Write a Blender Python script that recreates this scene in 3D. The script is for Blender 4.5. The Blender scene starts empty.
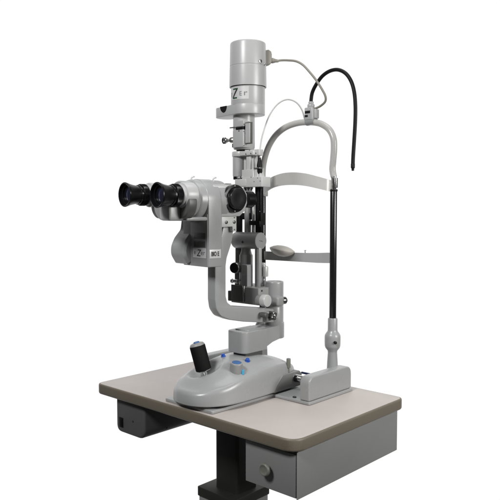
import bpy, bmesh, math, random
from mathutils import Vector, Matrix
R = math.radians
random.seed(4)
S = bpy.context.scene

# ------------------------------------------------------------------ camera
FPX = 676.0
PITCH = math.atan(40 / FPX)
YAW = R(42.5)
CAM = Vector((0.898, -1.123, 0.5))
cd = bpy.data.cameras.new('camera')
cam = bpy.data.objects.new('camera', cd)
S.collection.objects.link(cam)
cam.location = CAM
cam.rotation_euler = (R(90) - PITCH, 0, YAW)
cd.sensor_width = 36
cd.lens = 36 * FPX / 500
cd.clip_start = 0.05
cd.clip_end = 100
S.camera = cam

# ------------------------------------------------------------------ studio surround (bright sweep behind the instrument, dim room elsewhere)
FWD = Vector((-math.sin(YAW), math.cos(YAW), 0))
RGT = Vector((math.cos(YAW), math.sin(YAW), 0))
w = bpy.data.worlds.new('World'); S.world = w; w.use_nodes = True
nt = w.node_tree; nt.nodes.clear()
tc = nt.nodes.new('ShaderNodeTexCoord')
dt = nt.nodes.new('ShaderNodeVectorMath'); dt.operation = 'DOT_PRODUCT'; dt.inputs[1].default_value = FWD
mr = nt.nodes.new('ShaderNodeMapRange'); mr.interpolation_type = 'SMOOTHSTEP'
mr.inputs['From Min'].default_value = 0.30; mr.inputs['From Max'].default_value = 0.72
mr.inputs['To Min'].default_value = 0.05; mr.inputs['To Max'].default_value = 1.0
bg = nt.nodes.new('ShaderNodeBackground'); bg.inputs['Strength'].default_value = 1.02
out = nt.nodes.new('ShaderNodeOutputWorld')
L = nt.links.new
L(tc.outputs['Generated'], dt.inputs[0]); L(dt.outputs['Value'], mr.inputs['Value'])
L(mr.outputs['Result'], bg.inputs['Color']); L(bg.outputs[0], out.inputs['Surface'])

# ------------------------------------------------------------------ lamps
def area(name, r, f, u, size, power, col=(1, 1, 1), tgt=(-0.36, 0.25, 0.3), size_y=None):
    ld = bpy.data.lights.new(name, 'AREA'); ld.energy = power; ld.color = col
    ld.shape = 'RECTANGLE'; ld.size = size; ld.size_y = size_y or size
    o = bpy.data.objects.new(name, ld); S.collection.objects.link(o)
    t = Vector(tgt); o.location = t + RGT * r + FWD * f + Vector((0, 0, u))
    o.rotation_euler = (t - o.location).to_track_quat('-Z', 'Y').to_euler()
    return o
area('key_softbox', -1.1, -1.7, 1.5, 0.5, 43, (1.0, 1.0, 1.0))
area('top_softbox', 0.2, 0.0, 2.3, 1.2, 15)
area('side_softbox', 2.1, -1.5, 0.7, 0.9, 50, (1.0, 0.995, 0.97))
S.view_settings.view_transform = 'Standard'
S.view_settings.look = 'None'
S.view_settings.exposure = 0.0
S.view_settings.gamma = 1.0
try: S.cycles.samples = 128
except Exception: pass

# ------------------------------------------------------------------ measuring helpers: where a sight line meets a plane of the real place
_X = Vector((math.cos(YAW), math.sin(YAW), 0))
_F = FWD * math.cos(PITCH) + Vector((0, 0, -math.sin(PITCH)))
_U = FWD * math.sin(PITCH) + Vector((0, 0, math.cos(PITCH)))
def ray(u, v): return _X * ((u - 250) / FPX) + _F - _U * ((v - 250) / FPX)
def at(u, v, x=None, y=None, z=None):
    d = ray(u, v)
    if z is not None: t = (z - CAM.z) / d.z
    elif x is not None: t = (x - CAM.x) / d.x
    else: t = (y - CAM.y) / d.y
    return CAM + d * t

# ------------------------------------------------------------------ materials
def mat(name, col, rough=0.45, metal=0.0, var=0.03, bump=0.0, bscale=400, vscale=6, spec=0.5, coat=0.0, speck=None):
    m = bpy.data.materials.new(name); m.use_nodes = True
    n = m.node_tree; p = n.nodes['Principled BSDF']
    p.inputs['Roughness'].default_value = rough; p.inputs['Metallic'].default_value = metal
    p.inputs['Specular IOR Level'].default_value = spec
    p.inputs['Coat Weight'].default_value = coat
    co = n.nodes.new('ShaderNodeTexCoord')
    ns = n.nodes.new('ShaderNodeTexNoise'); ns.inputs['Scale'].default_value = vscale; ns.inputs['Detail'].default_value = 6
    n.links.new(co.outputs['Object'], ns.inputs['Vector'])
    rp = n.nodes.new('ShaderNodeValToRGB')
    a = [max(0, c * (1 - var)) for c in col]; b = [min(1, c * (1 + var)) for c in col]
    rp.color_ramp.elements[0].position = 0.3; rp.color_ramp.elements[0].color = (*a, 1)
    rp.color_ramp.elements[1].position = 0.7; rp.color_ramp.elements[1].color = (*b, 1)
    n.links.new(ns.outputs['Fac'], rp.inputs['Fac'])
    src = rp.outputs['Color']
    if speck:
        n2 = n.nodes.new('ShaderNodeTexNoise'); n2.inputs['Scale'].default_value = speck[0]; n2.inputs['Detail'].default_value = 3
        n.links.new(co.outputs['Object'], n2.inputs['Vector'])
        mx = n.nodes.new('ShaderNodeMix'); mx.data_type = 'RGBA'; mx.blend_type = 'MULTIPLY'
        r2 = n.nodes.new('ShaderNodeValToRGB'); r2.color_ramp.elements[0].position = 0.36; r2.color_ramp.elements[1].position = 0.62
        r2.color_ramp.elements[0].color = (speck[1],) * 3 + (1,)
        n.links.new(n2.outputs['Fac'], r2.inputs['Fac'])
        mx.inputs['Factor'].default_value = 1
        n.links.new(src, mx.inputs[6]); n.links.new(r2.outputs['Color'], mx.inputs[7]); src = mx.outputs[2]
    n.links.new(src, p.inputs['Base Color'])
    rr = n.nodes.new('ShaderNodeMapRange'); rr.inputs['To Min'].default_value = rough * 0.88; rr.inputs['To Max'].default_value = min(1, rough * 1.12)
    n3 = n.nodes.new('ShaderNodeTexNoise'); n3.inputs['Scale'].default_value = 35; n3.inputs['Detail'].default_value = 5
    n.links.new(co.outputs['Object'], n3.inputs['Vector']); n.links.new(n3.outputs['Fac'], rr.inputs['Value'])
    n.links.new(rr.outputs['Result'], p.inputs['Roughness'])
    if bump:
        nb = n.nodes.new('ShaderNodeTexNoise'); nb.inputs['Scale'].default_value = bscale; nb.inputs['Detail'].default_value = 2
        n.links.new(co.outputs['Object'], nb.inputs['Vector'])
        bp = n.nodes.new('ShaderNodeBump'); bp.inputs['Strength'].default_value = bump; bp.inputs['Distance'].default_value = 0.0006
        n.links.new(nb.outputs['Fac'], bp.inputs['Height']); n.links.new(bp.outputs['Normal'], p.inputs['Normal'])
    return m
M = {
    'paint': mat('painted_metal', (0.335, 0.339, 0.341), 0.28, bump=0.14, var=0.045, bscale=900),
    'paint_light': mat('light_painted_metal', (0.44, 0.443, 0.442), 0.32, bump=0.12, bscale=900),
    'paint_mid': mat('grey_painted_metal', (0.30, 0.30, 0.30), 0.42, bump=0.15, bscale=900),
    'wheel_grey': mat('smoke_grey_plastic', (0.20, 0.20, 0.198), 0.35),
    'paint_dark': mat('dark_grey_metal', (0.085, 0.085, 0.083), 0.42, bump=0.15, bscale=900),
    'white_paint': mat('white_paint', (0.54, 0.543, 0.535), 0.35),
    'ivory': mat('cream_enamel', (0.52, 0.515, 0.495), 0.22),
    'table': mat('beige_laminate', (0.51, 0.465, 0.438), 0.46, var=0.035, vscale=9, bump=0.25, bscale=1500, speck=(900, 0.93)),
    'edge': mat('brown_edging', (0.172, 0.147, 0.112), 0.45, bump=0.3, bscale=700, speck=(500, 0.88)),
    'drawer': mat('drawer_enamel', (0.215, 0.218, 0.214), 0.42, bump=0.35, bscale=1100),
    'control': mat('charcoal_enamel', (0.085, 0.085, 0.087), 0.55, bump=0.35, bscale=1100),
    'under': mat('dark_board', (0.03, 0.028, 0.025), 0.8),
    'column': mat('black_enamel', (0.018, 0.018, 0.016), 0.5, bump=0.2),
    'black': mat('black_anodised_metal', (0.006, 0.006, 0.007), 0.25, var=0.1, spec=0.35),
    'matt_black': mat('matt_black', (0.005, 0.005, 0.005), 0.5, var=0.1, spec=0.25),
    'gloss_black': mat('gloss_black_enamel', (0.06, 0.06, 0.062), 0.24, metal=0.85, spec=0.6),
    'rubber': mat('black_rubber', (0.006, 0.006, 0.006), 0.6, bump=0.9, bscale=1800, spec=0.2),
    'chrome': mat('chrome', (0.78, 0.78, 0.78), 0.14, metal=1.0),
    'steel': mat('brushed_steel', (0.55, 0.55, 0.54), 0.33, metal=1.0),
    'dark_steel': mat('dark_steel', (0.20, 0.20, 0.20), 0.28, metal=1.0),
    'knob_face': mat('pale_knob_metal', (0.58, 0.58, 0.575), 0.38, metal=0.15),
    'blue': mat('blue_plastic', (0.02, 0.085, 0.42), 0.3),
    'dull_blue': mat('dull_blue_plastic', (0.045, 0.13, 0.33), 0.4),
    'navy': mat('navy_rod', (0.008, 0.016, 0.06), 0.35),
    'light_blue': mat('light_blue_plastic', (0.08, 0.38, 0.60), 0.3),
    'olive': mat('olive_grey_metal', (0.17, 0.175, 0.15), 0.4),
    'cup': mat('beige_chin_plastic', (0.60, 0.57, 0.52), 0.5),
    'tan': mat('tan_grey_plastic', (0.27, 0.26, 0.225), 0.5),
    'cable_white': mat('pale_grey_cable', (0.55, 0.55, 0.54), 0.5),
    'paper': mat('white_label', (0.60, 0.60, 0.60), 0.3),
    'ink': mat('black_print', (0.03, 0.03, 0.03), 0.5),
    'faint_ink': mat('grey_print', (0.16, 0.17, 0.18), 0.5),
    'green_ink': mat('green_print', (0.012, 0.06, 0.022), 0.5),
    'glass': mat('dark_lens_glass', (0.01, 0.012, 0.03), 0.05, coat=1.0),
    'screw': mat('dark_screw', (0.09, 0.09, 0.09), 0.35, metal=0.8),
}

# ------------------------------------------------------------------ object helpers
def empty(name, loc, label, cat):
    o = bpy.data.objects.new(name, None); S.collection.objects.link(o)
    o.location = loc; o.empty_display_size = 0.05; o['label'] = label; o['category'] = cat
    return o
def finish(bm, ang=38):
    bmesh.ops.remove_doubles(bm, verts=bm.verts, dist=1e-6)
    bmesh.ops.recalc_face_normals(bm, faces=bm.faces)
    for f in bm.faces: f.smooth = True
    for e in bm.edges:
        if len(e.link_faces) == 2 and e.calc_face_angle(0) > R(ang): e.smooth = False
def obj(name, bm, m, parent=None, ang=38, label=None):
    finish(bm, ang)
    me = bpy.data.meshes.new(name); bm.to_mesh(me); bm.free()
    o = bpy.data.objects.new(name, me); S.collection.objects.link(o)
    for k in (m if isinstance(m, (list, tuple)) else [m]): me.materials.append(M[k])
    if parent:
        o.parent = parent
        if parent.type == 'EMPTY': o.location = -parent.location      # the meshes are drawn in world metres
    if label: o['label'] = label
    return o
def frame(origin, xa, ya):
    xa = Vector(xa).normalized(); ya = Vector(ya).normalized(); za = xa.cross(ya).normalized(); ya = za.cross(xa)
    m = Matrix.Identity(4)
    for i in range(3): m[i][0] = xa[i]; m[i][1] = ya[i]; m[i][2] = za[i]; m[i][3] = origin[i]
    return m
def axis_frame(origin, direction):
    d = Vector(direction).normalized()
    ref = Vector((0, 0, 1)) if abs(d.z) < 0.9 else Vector((0, 1, 0))
    xa = ref.cross(d).normalized()
    return frame(origin, xa, d.cross(xa))
def merge(bm, tmp, mx=None, mi=0):
    if mx is not None: bmesh.ops.transform(tmp, matrix=mx, verts=tmp.verts)
    me = bpy.data.meshes.new('t')
    for f in tmp.faces: f.material_index = mi
    tmp.to_mesh(me); tmp.free(); bm.from_mesh(me); bpy.data.meshes.remove(me)
def bevel(bm, w, seg=3, edges=None):
    if w > 0:
        es = edges if edges is not None else [e for e in bm.edges if len(e.link_faces) == 2 and e.calc_face_angle(0) > R(25)]
        bmesh.ops.bevel(bm, geom=es, offset=w, segments=seg, profile=0.5, affect='EDGES', clamp_overlap=True)
def box(bm, lo, hi, bv=0.0015, mx=None, mi=0, seg=3):
    t = bmesh.new(); bmesh.ops.create_cube(t, size=1)
    lo = Vector(lo); hi = Vector(hi)
    for i in range(3):
        if lo[i] > hi[i]: lo[i], hi[i] = hi[i], lo[i]
    for v in t.verts: v.co = Vector([lo[i] + (v.co[i] + 0.5) * (hi[i] - lo[i]) for i in range(3)])
    bevel(t, bv, seg); merge(bm, t, mx, mi)
def rounded(pts, rad, seg=6):
    """polygon with rounded corners; rad number or list"""
    out = []; n = len(pts)
    for i in range(n):
        p = Vector(pts[i]); a = Vector(pts[i - 1]); b = Vector(pts[(i + 1) % n])
        r = rad[i] if isinstance(rad, (list, tuple)) else rad
        if r <= 0: out.append(p); continue
        da = (a - p); db = (b - p); la = da.length; lb = db.length; da.normalize(); db.normalize()
        half = math.acos(max(-1, min(1, da.dot(db)))) / 2
        if half > R(89): out.append(p); continue
        d = min(r / math.tan(half), la * 0.48, lb * 0.48)
        p0 = p + da * d; p1 = p + db * d
        for k in range(seg + 1):
            t = k / seg
            out.append(p0 * (1 - t) ** 2 + p * 2 * t * (1 - t) + p1 * t * t)
    return out
def prism(bm, pts, h0, h1, mx, bv=0.001, mi=0, seg=2):
    """outline in the frame's xy, extruded along its z from h0 to h1"""
    t = bmesh.new()
    lo = [t.verts.new((p[0], p[1], h0)) for p in pts]; hi = [t.verts.new((p[0], p[1], h1)) for p in pts]
    t.faces.new(lo[::-1]); t.faces.new(hi)
    n = len(pts)
    for i in range(n): t.faces.new((lo[i], lo[(i + 1) % n], hi[(i + 1) % n], hi[i]))
    bmesh.ops.recalc_face_normals(t, faces=t.faces)
    if bv > 0:
        es = [e for e in t.edges if any(len(f.verts) > 4 or True for f in e.link_faces) and e.calc_face_angle(0) > R(60)]
        bmesh.ops.bevel(t, geom=es, offset=bv, segments=seg, profile=0.5, affect='EDGES', clamp_overlap=True)
    merge(bm, t, mx, mi)
def lathe(bm, prof, mx, seg=64, mi=0, knurl=None):
    """prof: list of (radius, height) along the frame's z; closed at both ends"""
    t = bmesh.new(); rings = []
    for (r, h) in prof:
        ring = []
        for k in range(seg):
            a = 2 * math.pi * k / seg
            rr = r
            if knurl and knurl[0] <= h <= knurl[1] and k % 2: rr = r - knurl[2]
            ring.append(t.verts.new((rr * math.cos(a), rr * math.sin(a), h)))
        rings.append(ring)
    for a, b in zip(rings, rings[1:]):
        for k in range(seg): t.faces.new((a[k], a[(k + 1) % seg], b[(k + 1) % seg], b[k]))
    t.faces.new(rings[0][::-1]); t.faces.new(rings[-1])
    merge(bm, t, mx, mi)
def cyl(bm, p, d, r, length, bv=0.0008, seg=48, mi=0, knurl=None):
    bv = min(bv, r * 0.4, length * 0.4)
    pr = [(r - bv, 0), (r - bv * .3, bv * .3), (r, bv), (r, length - bv), (r - bv * .3, length - bv * .3), (r - bv, length)]
    if knurl: pr = [(r - bv, 0), (r, bv), (r, length - bv), (r - bv, length)]; seg = 96; knurl = (bv, length - bv, knurl)
    lathe(bm, pr, axis_frame(p, d), seg, mi, knurl)
def spline(pts, n=10):
    P = [Vector(p) for p in pts]; P = [2 * P[0] - P[1]] + P + [2 * P[-1] - P[-2]]; out = []
    for i in range(1, len(P) - 2):
        for k in range(n):
            t = k / n
            out.append(0.5 * ((2 * P[i]) + (-P[i-1] + P[i+1]) * t + (2*P[i-1] - 5*P[i] + 4*P[i+1] - P[i+2]) * t*t + (-P[i-1] + 3*P[i] - 3*P[i+1] + P[i+2]) * t**3))
    out.append(P[-2]); return out
def tube(bm, pts, r, seg=20, mi=0):
    t = bmesh.new(); prev = None; rings = []; nrm = None
    for i, p in enumerate(pts):
        d = ((pts[min(i + 1, len(pts) - 1)] - pts[max(i - 1, 0)])).normalized()
        if nrm is None:
            ref = Vector((0, 0, 1)) if abs(d.z) < .9 else Vector((1, 0, 0)); nrm = ref.cross(d).normalized()
        nrm = (nrm - d * nrm.dot(d)).normalized(); b = d.cross(nrm)
        rr = r(i / (len(pts) - 1)) if callable(r) else r
        rings.append([t.verts.new(p + nrm * rr * math.cos(2*math.pi*k/seg) + b * rr * math.sin(2*math.pi*k/seg)) for k in range(seg)])
    for a, b in zip(rings, rings[1:]):
        for k in range(seg): t.faces.new((a[k], a[(k+1) % seg], b[(k+1) % seg], b[k]))
    t.faces.new(rings[0][::-1]); t.faces.new(rings[-1]); merge(bm, t, None, mi)
def new(): return bmesh.new()
UP = Vector((0, 0, 1))
def V(*a): return Vector(a)
def text_mesh(txt, size, bend=None, mx=None, thick=0.0003, shear=0.0, bold=0.0, sx=1.0):
    cu = bpy.data.curves.new('lettering', 'FONT'); cu.body = txt; cu.size = size; cu.extrude = thick; cu.shear = shear
    cu.offset = bold; cu.align_x = 'LEFT'; cu.resolution_u = 6
    o = bpy.data.objects.new('lettering', cu); S.collection.objects.link(o)
    dg = bpy.context.evaluated_depsgraph_get(); me = bpy.data.meshes.new_from_object(o.evaluated_get(dg))
    bpy.data.objects.remove(o); bpy.data.curves.remove(cu)
    b = new(); b.from_mesh(me); bpy.data.meshes.remove(me)
    for v in b.verts: v.co.x *= sx
    if bend:      # wrap round a vertical cylinder: (centre, radius, start angle, base z)
        c, r, a0, z0 = bend
        for v in b.verts:
            a = a0 + v.co.x / r; rr = r + v.co.z
            v.co = Vector((c.x + rr * math.cos(a), c.y + rr * math.sin(a), z0 + v.co.y))
    elif mx is not None: bmesh.ops.transform(b, matrix=mx, verts=b.verts)
    return b

# ================================================================== TABLE
TX0, TX1, TY0, TY1, TH = -0.737, 0.0, 0.0, 0.4695, 0.030
table = empty('instrument_table', (-0.38, 0.22, -0.8), 'beige topped instrument table with brown edging, dark column and grey drawer', 'table')
def rrect(x0, x1, y0, y1, r, n=8):
    return rounded([(x0, y0), (x1, y0), (x1, y1), (x0, y1)], r, n)
def slab(prof_pts, outline_fn, caps=True):
    """stack of inset outlines: [(inset, z)]"""
    b = new(); rings = []
    for ins, z in prof_pts: rings.append([b.verts.new((p[0], p[1], z)) for p in outline_fn(ins)])
    for a, c in zip(rings, rings[1:]):
        for k in range(len(a)): b.faces.new((a[k], a[(k+1) % len(a)], c[(k+1) % len(a)], c[k]))
    b.faces.new(rings[0][::-1]); b.faces.new(rings[-1]); return b
def tab_outline(i): return rounded([(TX0 + i, TY0 + i), (TX1 - i, TY0 + i), (TX1 - i, TY1 - i), (TX0 + i, TY1 - i)], [0.024 - i, 0.042 - i, 0.024 - i, 0.024 - i], 10)
obj('tabletop', slab([(0.004, -TH + 0.001), (0.004, -0.0012), (0.0048, -0.0003), (0.0062, 0.0)], tab_outline), 'table', table, 20)
def band():
    b = new(); prof = [(0.0036, -0.0004), (0.0016, -0.0012), (0.0004, -0.003), (0, -0.006), (0, -TH + 0.006), (0.0006, -TH + 0.003), (0.0022, -TH + 0.0008), (0.006, -TH), (0.018, -TH)]
    rings = [[b.verts.new((p[0], p[1], z)) for p in tab_outline(i)] for i, z in prof]
    for a, c in zip(rings, rings[1:] + rings[:1]):
        for k in range(len(a)): b.faces.new((a[k], a[(k+1) % len(a)], c[(k+1) % len(a)], c[k]))
    return b
obj('edge_band', band(), 'edge', table, 60)
# drawer cabinet under the near right end
DX0, DX1, DY0, DY1, DZ = -0.166, -0.0105, 0.022, 0.449, -0.1395
b = new(); t = 0.0016
box(b, (DX0, DY0 + 0.004, DZ), (DX1 - t, DY1, -TH - 0.006), 0.0006)
cab = obj('drawer_cabinet', b, 'drawer', table)
b = new(); box(b, (DX1 - t, DY0, DZ - 0.001), (DX1, DY1 + 0.001, -TH - 0.0035), 0.0005)
obj('side_panel', b, 'drawer', cab)
b = new(); box(b, (DX1 - 0.03, DY0 + 0.002, -TH - 0.0035), (DX1 + 0.0012, DY1 + 0.012, -TH - 0.0012), 0.0005)
obj('mounting_flange', b, 'drawer', cab)
b = new(); box(b, (DX0 + 0.0015, DY0 - 0.0005, DZ + 0.002), (DX1 - 0.0035, DY0 + 0.0035, -TH - 0.009), 0.0008)
obj('drawer_front', b, 'drawer', cab)
b = new(); kp = at(264.6, 469.6, y=DY0 - 0.016)
lathe(b, [(0.006, 0), (0.006, 0.008), (0.011, 0.010), (0.0143, 0.0125), (0.0150, 0.0155), (0.0146, 0.019), (0.0132, 0.0205), (0.011, 0.0208), (0.0095, 0.0195), (0.004, 0.0193), (0.0, 0.0193)][:-1], axis_frame((kp.x, DY0 - 0.0005, kp.z), (0, -1, 0)))
obj('knob', b, 'olive', cab, 50)
# control box under the far left end
b = new()
cx0, cx1, cz = -0.668, -0.540, -0.130
pr = rounded([(cx0, -TH - 0.001), (cx0, cz), (cx1, cz), (cx1, -TH - 0.001)], [0, 0.022, 0.030, 0], 8)
prism(b, pr, -0.245, -0.020, frame((0, 0, 0), (1, 0, 0), (0, 0, 1)), 0.007, seg=4)
cbx = obj('control_box', b, 'control', table, 50)
b = new()
sw = at(121.2, 422.3, y=0.0195)
box(b, (sw.x - 0.0095, 0.0185, sw.z - 0.014), (sw.x + 0.0095, 0.021, sw.z + 0.014), 0.0008)
box(b, (sw.x - 0.0062, 0.0165, sw.z - 0.0105), (sw.x + 0.0062, 0.0187, sw.z + 0.0105), 0.0012)
obj('power_switch', b, 'matt_black', cbx)
b = new(); sp = at(133, 421.5, y=0.02); cyl(b, (sp.x, 0.0202, sp.z), (0, -1, 0), 0.0028, 0.0012)
obj('screw', b, 'screw', cbx)
b = new(); sp = at(167, 428, x=cx1); cyl(b, (cx1 - 0.0002, sp.y, sp.z), (1, 0, 0), 0.0025, 0.0012)
obj('screw', b, 'screw', cbx)
# frame under the top, column, cap, outer column
b = new(); box(b, (-0.60, 0.10, -0.044), (-0.17, 0.30, -TH - 0.0005), 0.001)
obj('support_frame', b, 'column', table)
pl = at(215.2, 480, y=0.165)
b = new(); prism(b, rrect(pl.x, pl.x + 0.085, 0.165, 0.245, 0.009, 5), -0.30, -0.0445, Matrix.Identity(4), 0)
obj('column', b, 'column', table)
ccx, ccy = pl.x + 0.0425, 0.205
cl = at(197, 486, y=ccy - 0.072)
hw = 0.072
ccx2 = cl.x + hw
b = new(); prism(b, rrect(ccx2 - hw, ccx2 + hw, ccy - hw, ccy + hw, 0.006, 4), cl.z - 0.026, cl.z, Matrix.Identity(4), 0.002)
obj('column_cap', b, 'column', table)
b = new(); prism(b, rrect(ccx2 - hw + .003, ccx2 + hw - .003, ccy - hw + .003, ccy + hw - .003, 0.006, 4), -0.80, cl.z - 0.0265, Matrix.Identity(4), 0)
obj('outer_column', b, 'paint_mid', table)

# ================================================================== CHIN REST STAND
YR = 0.43
stand = empty('chin_rest_stand', (-0.34, 0.33, 0), 'pale grey chin and forehead rest frame with arch tube, bolted base plate and black gooseneck', 'chin rest')
b = new()
BX0, BX1 = -0.560, -0.1395
pl_pts = [(-0.446, 0.013), (-0.268, 0.013), (-0.262, 0.233), (BX1, 0.233), (BX1, 0.432), (BX0, 0.432), (BX0, 0.233), (-0.446, 0.233)]
prism(b, rounded(pl_pts, [0.006, 0.006, 0.006, 0.004, 0.004, 0.004, 0.004, 0.006], 4), 0.0004, 0.0085, Matrix.Identity(4), 0.0022, seg=3)
obj('base_plate', b, 'paint', stand)
def rail_cover(x0, x1):
    b = new()
    y0, y1, h = 0.236, 0.428, 0.0715
    pr = rounded([(y0, 0.009), (y0, h), (y1, h), (y1, 0.009)], [0, 0.024, 0.024, 0], 10)
    prism(b, pr, x0, x1, frame((0, 0, 0), (0, 1, 0), (0, 0, 1)), 0.0038, seg=4)
    o = obj('rail_cover', b, 'paint', stand, 40)
rail_cover(-0.1735, -0.1425)
rail_cover(-0.557, -0.526)
for x in (-0.184, -0.516):                       # toothed racks the wheels run in
    b = new()
    box(b, (x - 0.010, 0.285, 0.0088), (x + 0.010, 0.42, 0.020), 0.001)
    for k in range(26): box(b, (x - 0.008, 0.289 + k * 0.005, 0.0195), (x + 0.008, 0.2915 + k * 0.005, 0.0225), 0)
    obj('rail_rack', b, 'dark_steel', stand)
b = new(); q = at(294.5, 397.5, z=0.0085); cyl(b, (q.x, q.y, 0.0084), UP, 0.005, 0.003)
obj('screw', b, 'screw', stand)
XR, XL = -0.2085, -0.4725
def zR(v, u=332.5, x=XR): return at(u, v, x=x).z
def zz(v): return at(332.5, v, y=YR).z
post_y = YR
for x in (XR, XL):
    b = new(); fr = frame((x, post_y, 0), (1, 0, 0), (0, 1, 0))
    k = lambda v: zz(v)
    lathe(b, [(0.020, 0.0087), (0.0195, 0.014), (0.0165, 0.03), (0.0150, k(362)), (0.0133, k(352.5)), (0.0138, k(350.5)), (0.0205, k(347.5)), (0.0222, k(345.5)), (0.0226, k(342)), (0.0226, k(337)), (0.0220, k(335)), (0.0195, k(333.3)), (0.0145, k(331)), (0.0138, k(329.5)), (0.0136, k(319)), (0.0125, k(318.0)), (0.0102, k(317.8))], fr, 64)
    ft = obj('post_socket', b, 'paint', stand, 50)
    if x == XR:
        b = new(); s = at(338, 341, x=x); cyl(b, (x + 0.017, post_y - 0.0135, k(341)), (0.9, -0.45, 0), 0.0042, 0.0065); obj('set_screw', b, 'matt_black', ft)
    b = new(); cyl(b, (x, post_y, k(318.2)), UP, 0.0098, k(190) - k(318.2), 0.001)
    pt = obj('post', b, 'gloss_black', stand)
    b = new(); cyl(b, (x, post_y, k(191.5)), UP, 0.0112, 0.006, 0.001); obj('stop_ring', b, 'matt_black', pt)
    b = new(); cyl(b, (x, post_y, k(190)), UP, 0.0078, k(176) - k(190) + 0.002, 0.0005); obj('chrome_sleeve', b, 'chrome', pt)
    b = new(); box(b, (x + 0.004, post_y - 0.004, k(188)), (x + 0.0118, post_y + 0.004, k(178)), 0.001); obj('guide_key', b, 'steel', pt)
arch = [at(u, v, y=post_y) for u, v in ((332.5, 169), (333.3, 159), (334.0, 148), (333.4, 138.5), (330, 130.6), (324, 125.4), (316, 122.6), (303, 122.3), (292.5, 124.4), (283.5, 128.6), (275.5, 135.6), (269.5, 144.8), (265.6, 155), (263.4, 165))]
arch = [(XR, zz(176.8))] + [(p.x, p.z) for p in arch] + [(XL, zz(170)), (XL, zz(176.8))]
b = new(); tube(b, spline([V(x, post_y, z) for x, z in arch], 8), 0.0092, 28)
obj('arch_tube', b, 'ivory', stand, 80)
# forehead band: curved strip bowing to the examiner's side
b = new()
N = 40; top = [(262, 186.5), (268, 179.5), (275, 175.6), (284, 173), (295, 172.4), (306, 173.6), (318, 176.6), (330.5, 180.2)]
bot = [(266, 196.5), (270, 190.5), (277, 187), (286, 185.2), (297, 184.9), (307, 186), (318, 188.6), (330.5, 191.6)]
def ev(pts, t):
    sp = spline([V(p[0], p[1], 0) for p in pts], 12); x = t * (len(sp) - 1); i = min(int(x), len(sp) - 2); f = x - i
    return sp[i] * (1 - f) + sp[i + 1] * f
quad = []
for i in range(N + 1):
    t = i / N; a = ev(top, t); c = ev(bot, t); yy = post_y - 0.010 - 0.058 * math.sin(math.pi * min(1, t * 1.0)) ** 0.8
    pa = at(a.x, a.y, y=yy); pc = at(c.x, c.y, y=yy); pc.x = pa.x; quad.append((pa, pc))
th = 0.0035
ring = []
for pa, pc in quad: ring.append([b.verts.new(p) for p in (pa, pc, pc + V(0, th, 0), pa + V(0, th, 0))])
for r0, r1 in zip(ring, ring[1:]):
    for k in range(4): b.faces.new((r0[k], r0[(k+1) % 4], r1[(k+1) % 4], r1[k]))
b.faces.new(ring[0]); b.faces.new(ring[-1][::-1])
fb = obj('forehead_band', b, 'ivory', stand, 50)
b = new(); pa = quad[0][0]; box(b, (pa.x - 0.006, pa.y - 0.003, pa.z - 0.030), (pa.x + 0.010, pa.y + 0.018, pa.z + 0.001), 0.0025); obj('band_clip', b, 'ivory', fb)
# chin bar
b = new()
path = [(332.5, 252.6, 263.2, -0.004), (318, 253.0, 262.9, -0.008), (306, 253.0, 262.2, -0.014), (297, 252.8, 261.6, -0.012), (280, 252.0, 260.6, -0.008), (262, 251.2, 259.6, -0.004)]
ring = []
for u, v0, v1, dy in path:
    pa = at(u, v0, y=post_y + dy); pc = at(u, v1, y=post_y + dy); pc.x = pa.x
    ring.append([b.verts.new(p) for p in (pa, pc, pc + V(0, 0.007, 0), pa + V(0, 0.007, 0))])
for r0, r1 in zip(ring, ring[1:]):
    for k in range(4): b.faces.new((r0[k], r0[(k+1) % 4], r1[(k+1) % 4], r1[k]))
b.faces.new(ring[0]); b.faces.new(ring[-1][::-1]); bevel(b, 0.0012, 2)
cb = obj('chin_bar', b, 'paint_light', stand, 25)
b = new(); q = at(304.5, 252, y=post_y - 0.012); cyl(b, (q.x, q.y + 0.003, q.z - 0.003), UP, 0.0014, 0.007); cyl(b, (q.x, q.y + 0.003, q.z + 0.0035), UP, 0.0034, 0.0022)
obj('screw', b, 'steel', cb)
# chin cup: thick shallow saucer, dished on top, tilted towards the patient
b = new(); c = at(282, 250.8, y=post_y - 0.020)
prof = [(0.001, -0.0165), (0.010, -0.0158), (0.020, -0.0125), (0.028, -0.007), (0.0325, -0.001), (0.034, 0.0025), (0.0335, 0.0042), (0.031, 0.0062), (0.024, 0.0105), (0.014, 0.0140), (0.005, 0.0152), (0.001, 0.0153)]
mx = Matrix.Translation(c) @ Matrix.Rotation(R(7), 4, 'Y') @ Matrix.Rotation(R(-4), 4, 'X') @ Matrix.Diagonal((1.25, 0.85, 1.0, 1))
lathe(b, prof, mx, 56)
obj('chin_cup', b, 'cup', stand, 70)
# junction block and gooseneck on the crown of the arch
jp = at(311.5, 114, y=post_y)
b = new()
box(b, (jp.x - 0.0165, post_y - 0.013, jp.z - 0.018), (jp.x + 0.0125, post_y + 0.013, jp.z + 0.018), 0.003)
cyl(b, (jp.x - 0.002, post_y, jp.z + 0.0175), UP, 0.0105, 0.010, 0.002)
cyl(b, (jp.x - 0.002, post_y, jp.z + 0.027), UP, 0.0075, 0.008, 0.001)
box(b, (jp.x + 0.0115, post_y - 0.008, jp.z - 0.014), (jp.x + 0.021, post_y + 0.009, jp.z + 0.012), 0.002)
jb = obj('junction_block', b, 'paint_light', stand)
b = new()
box(b, (jp.x - 0.013, post_y - 0.0145, jp.z + 0.001), (jp.x + 0.005, post_y - 0.0125, jp.z + 0.008), 0.0004)
box(b, (jp.x - 0.013, post_y - 0.0145, jp.z - 0.009), (jp.x - 0.003, post_y - 0.0125, jp.z - 0.0035), 0.0004)
obj('slot', b, 'matt_black', jb)
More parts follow.
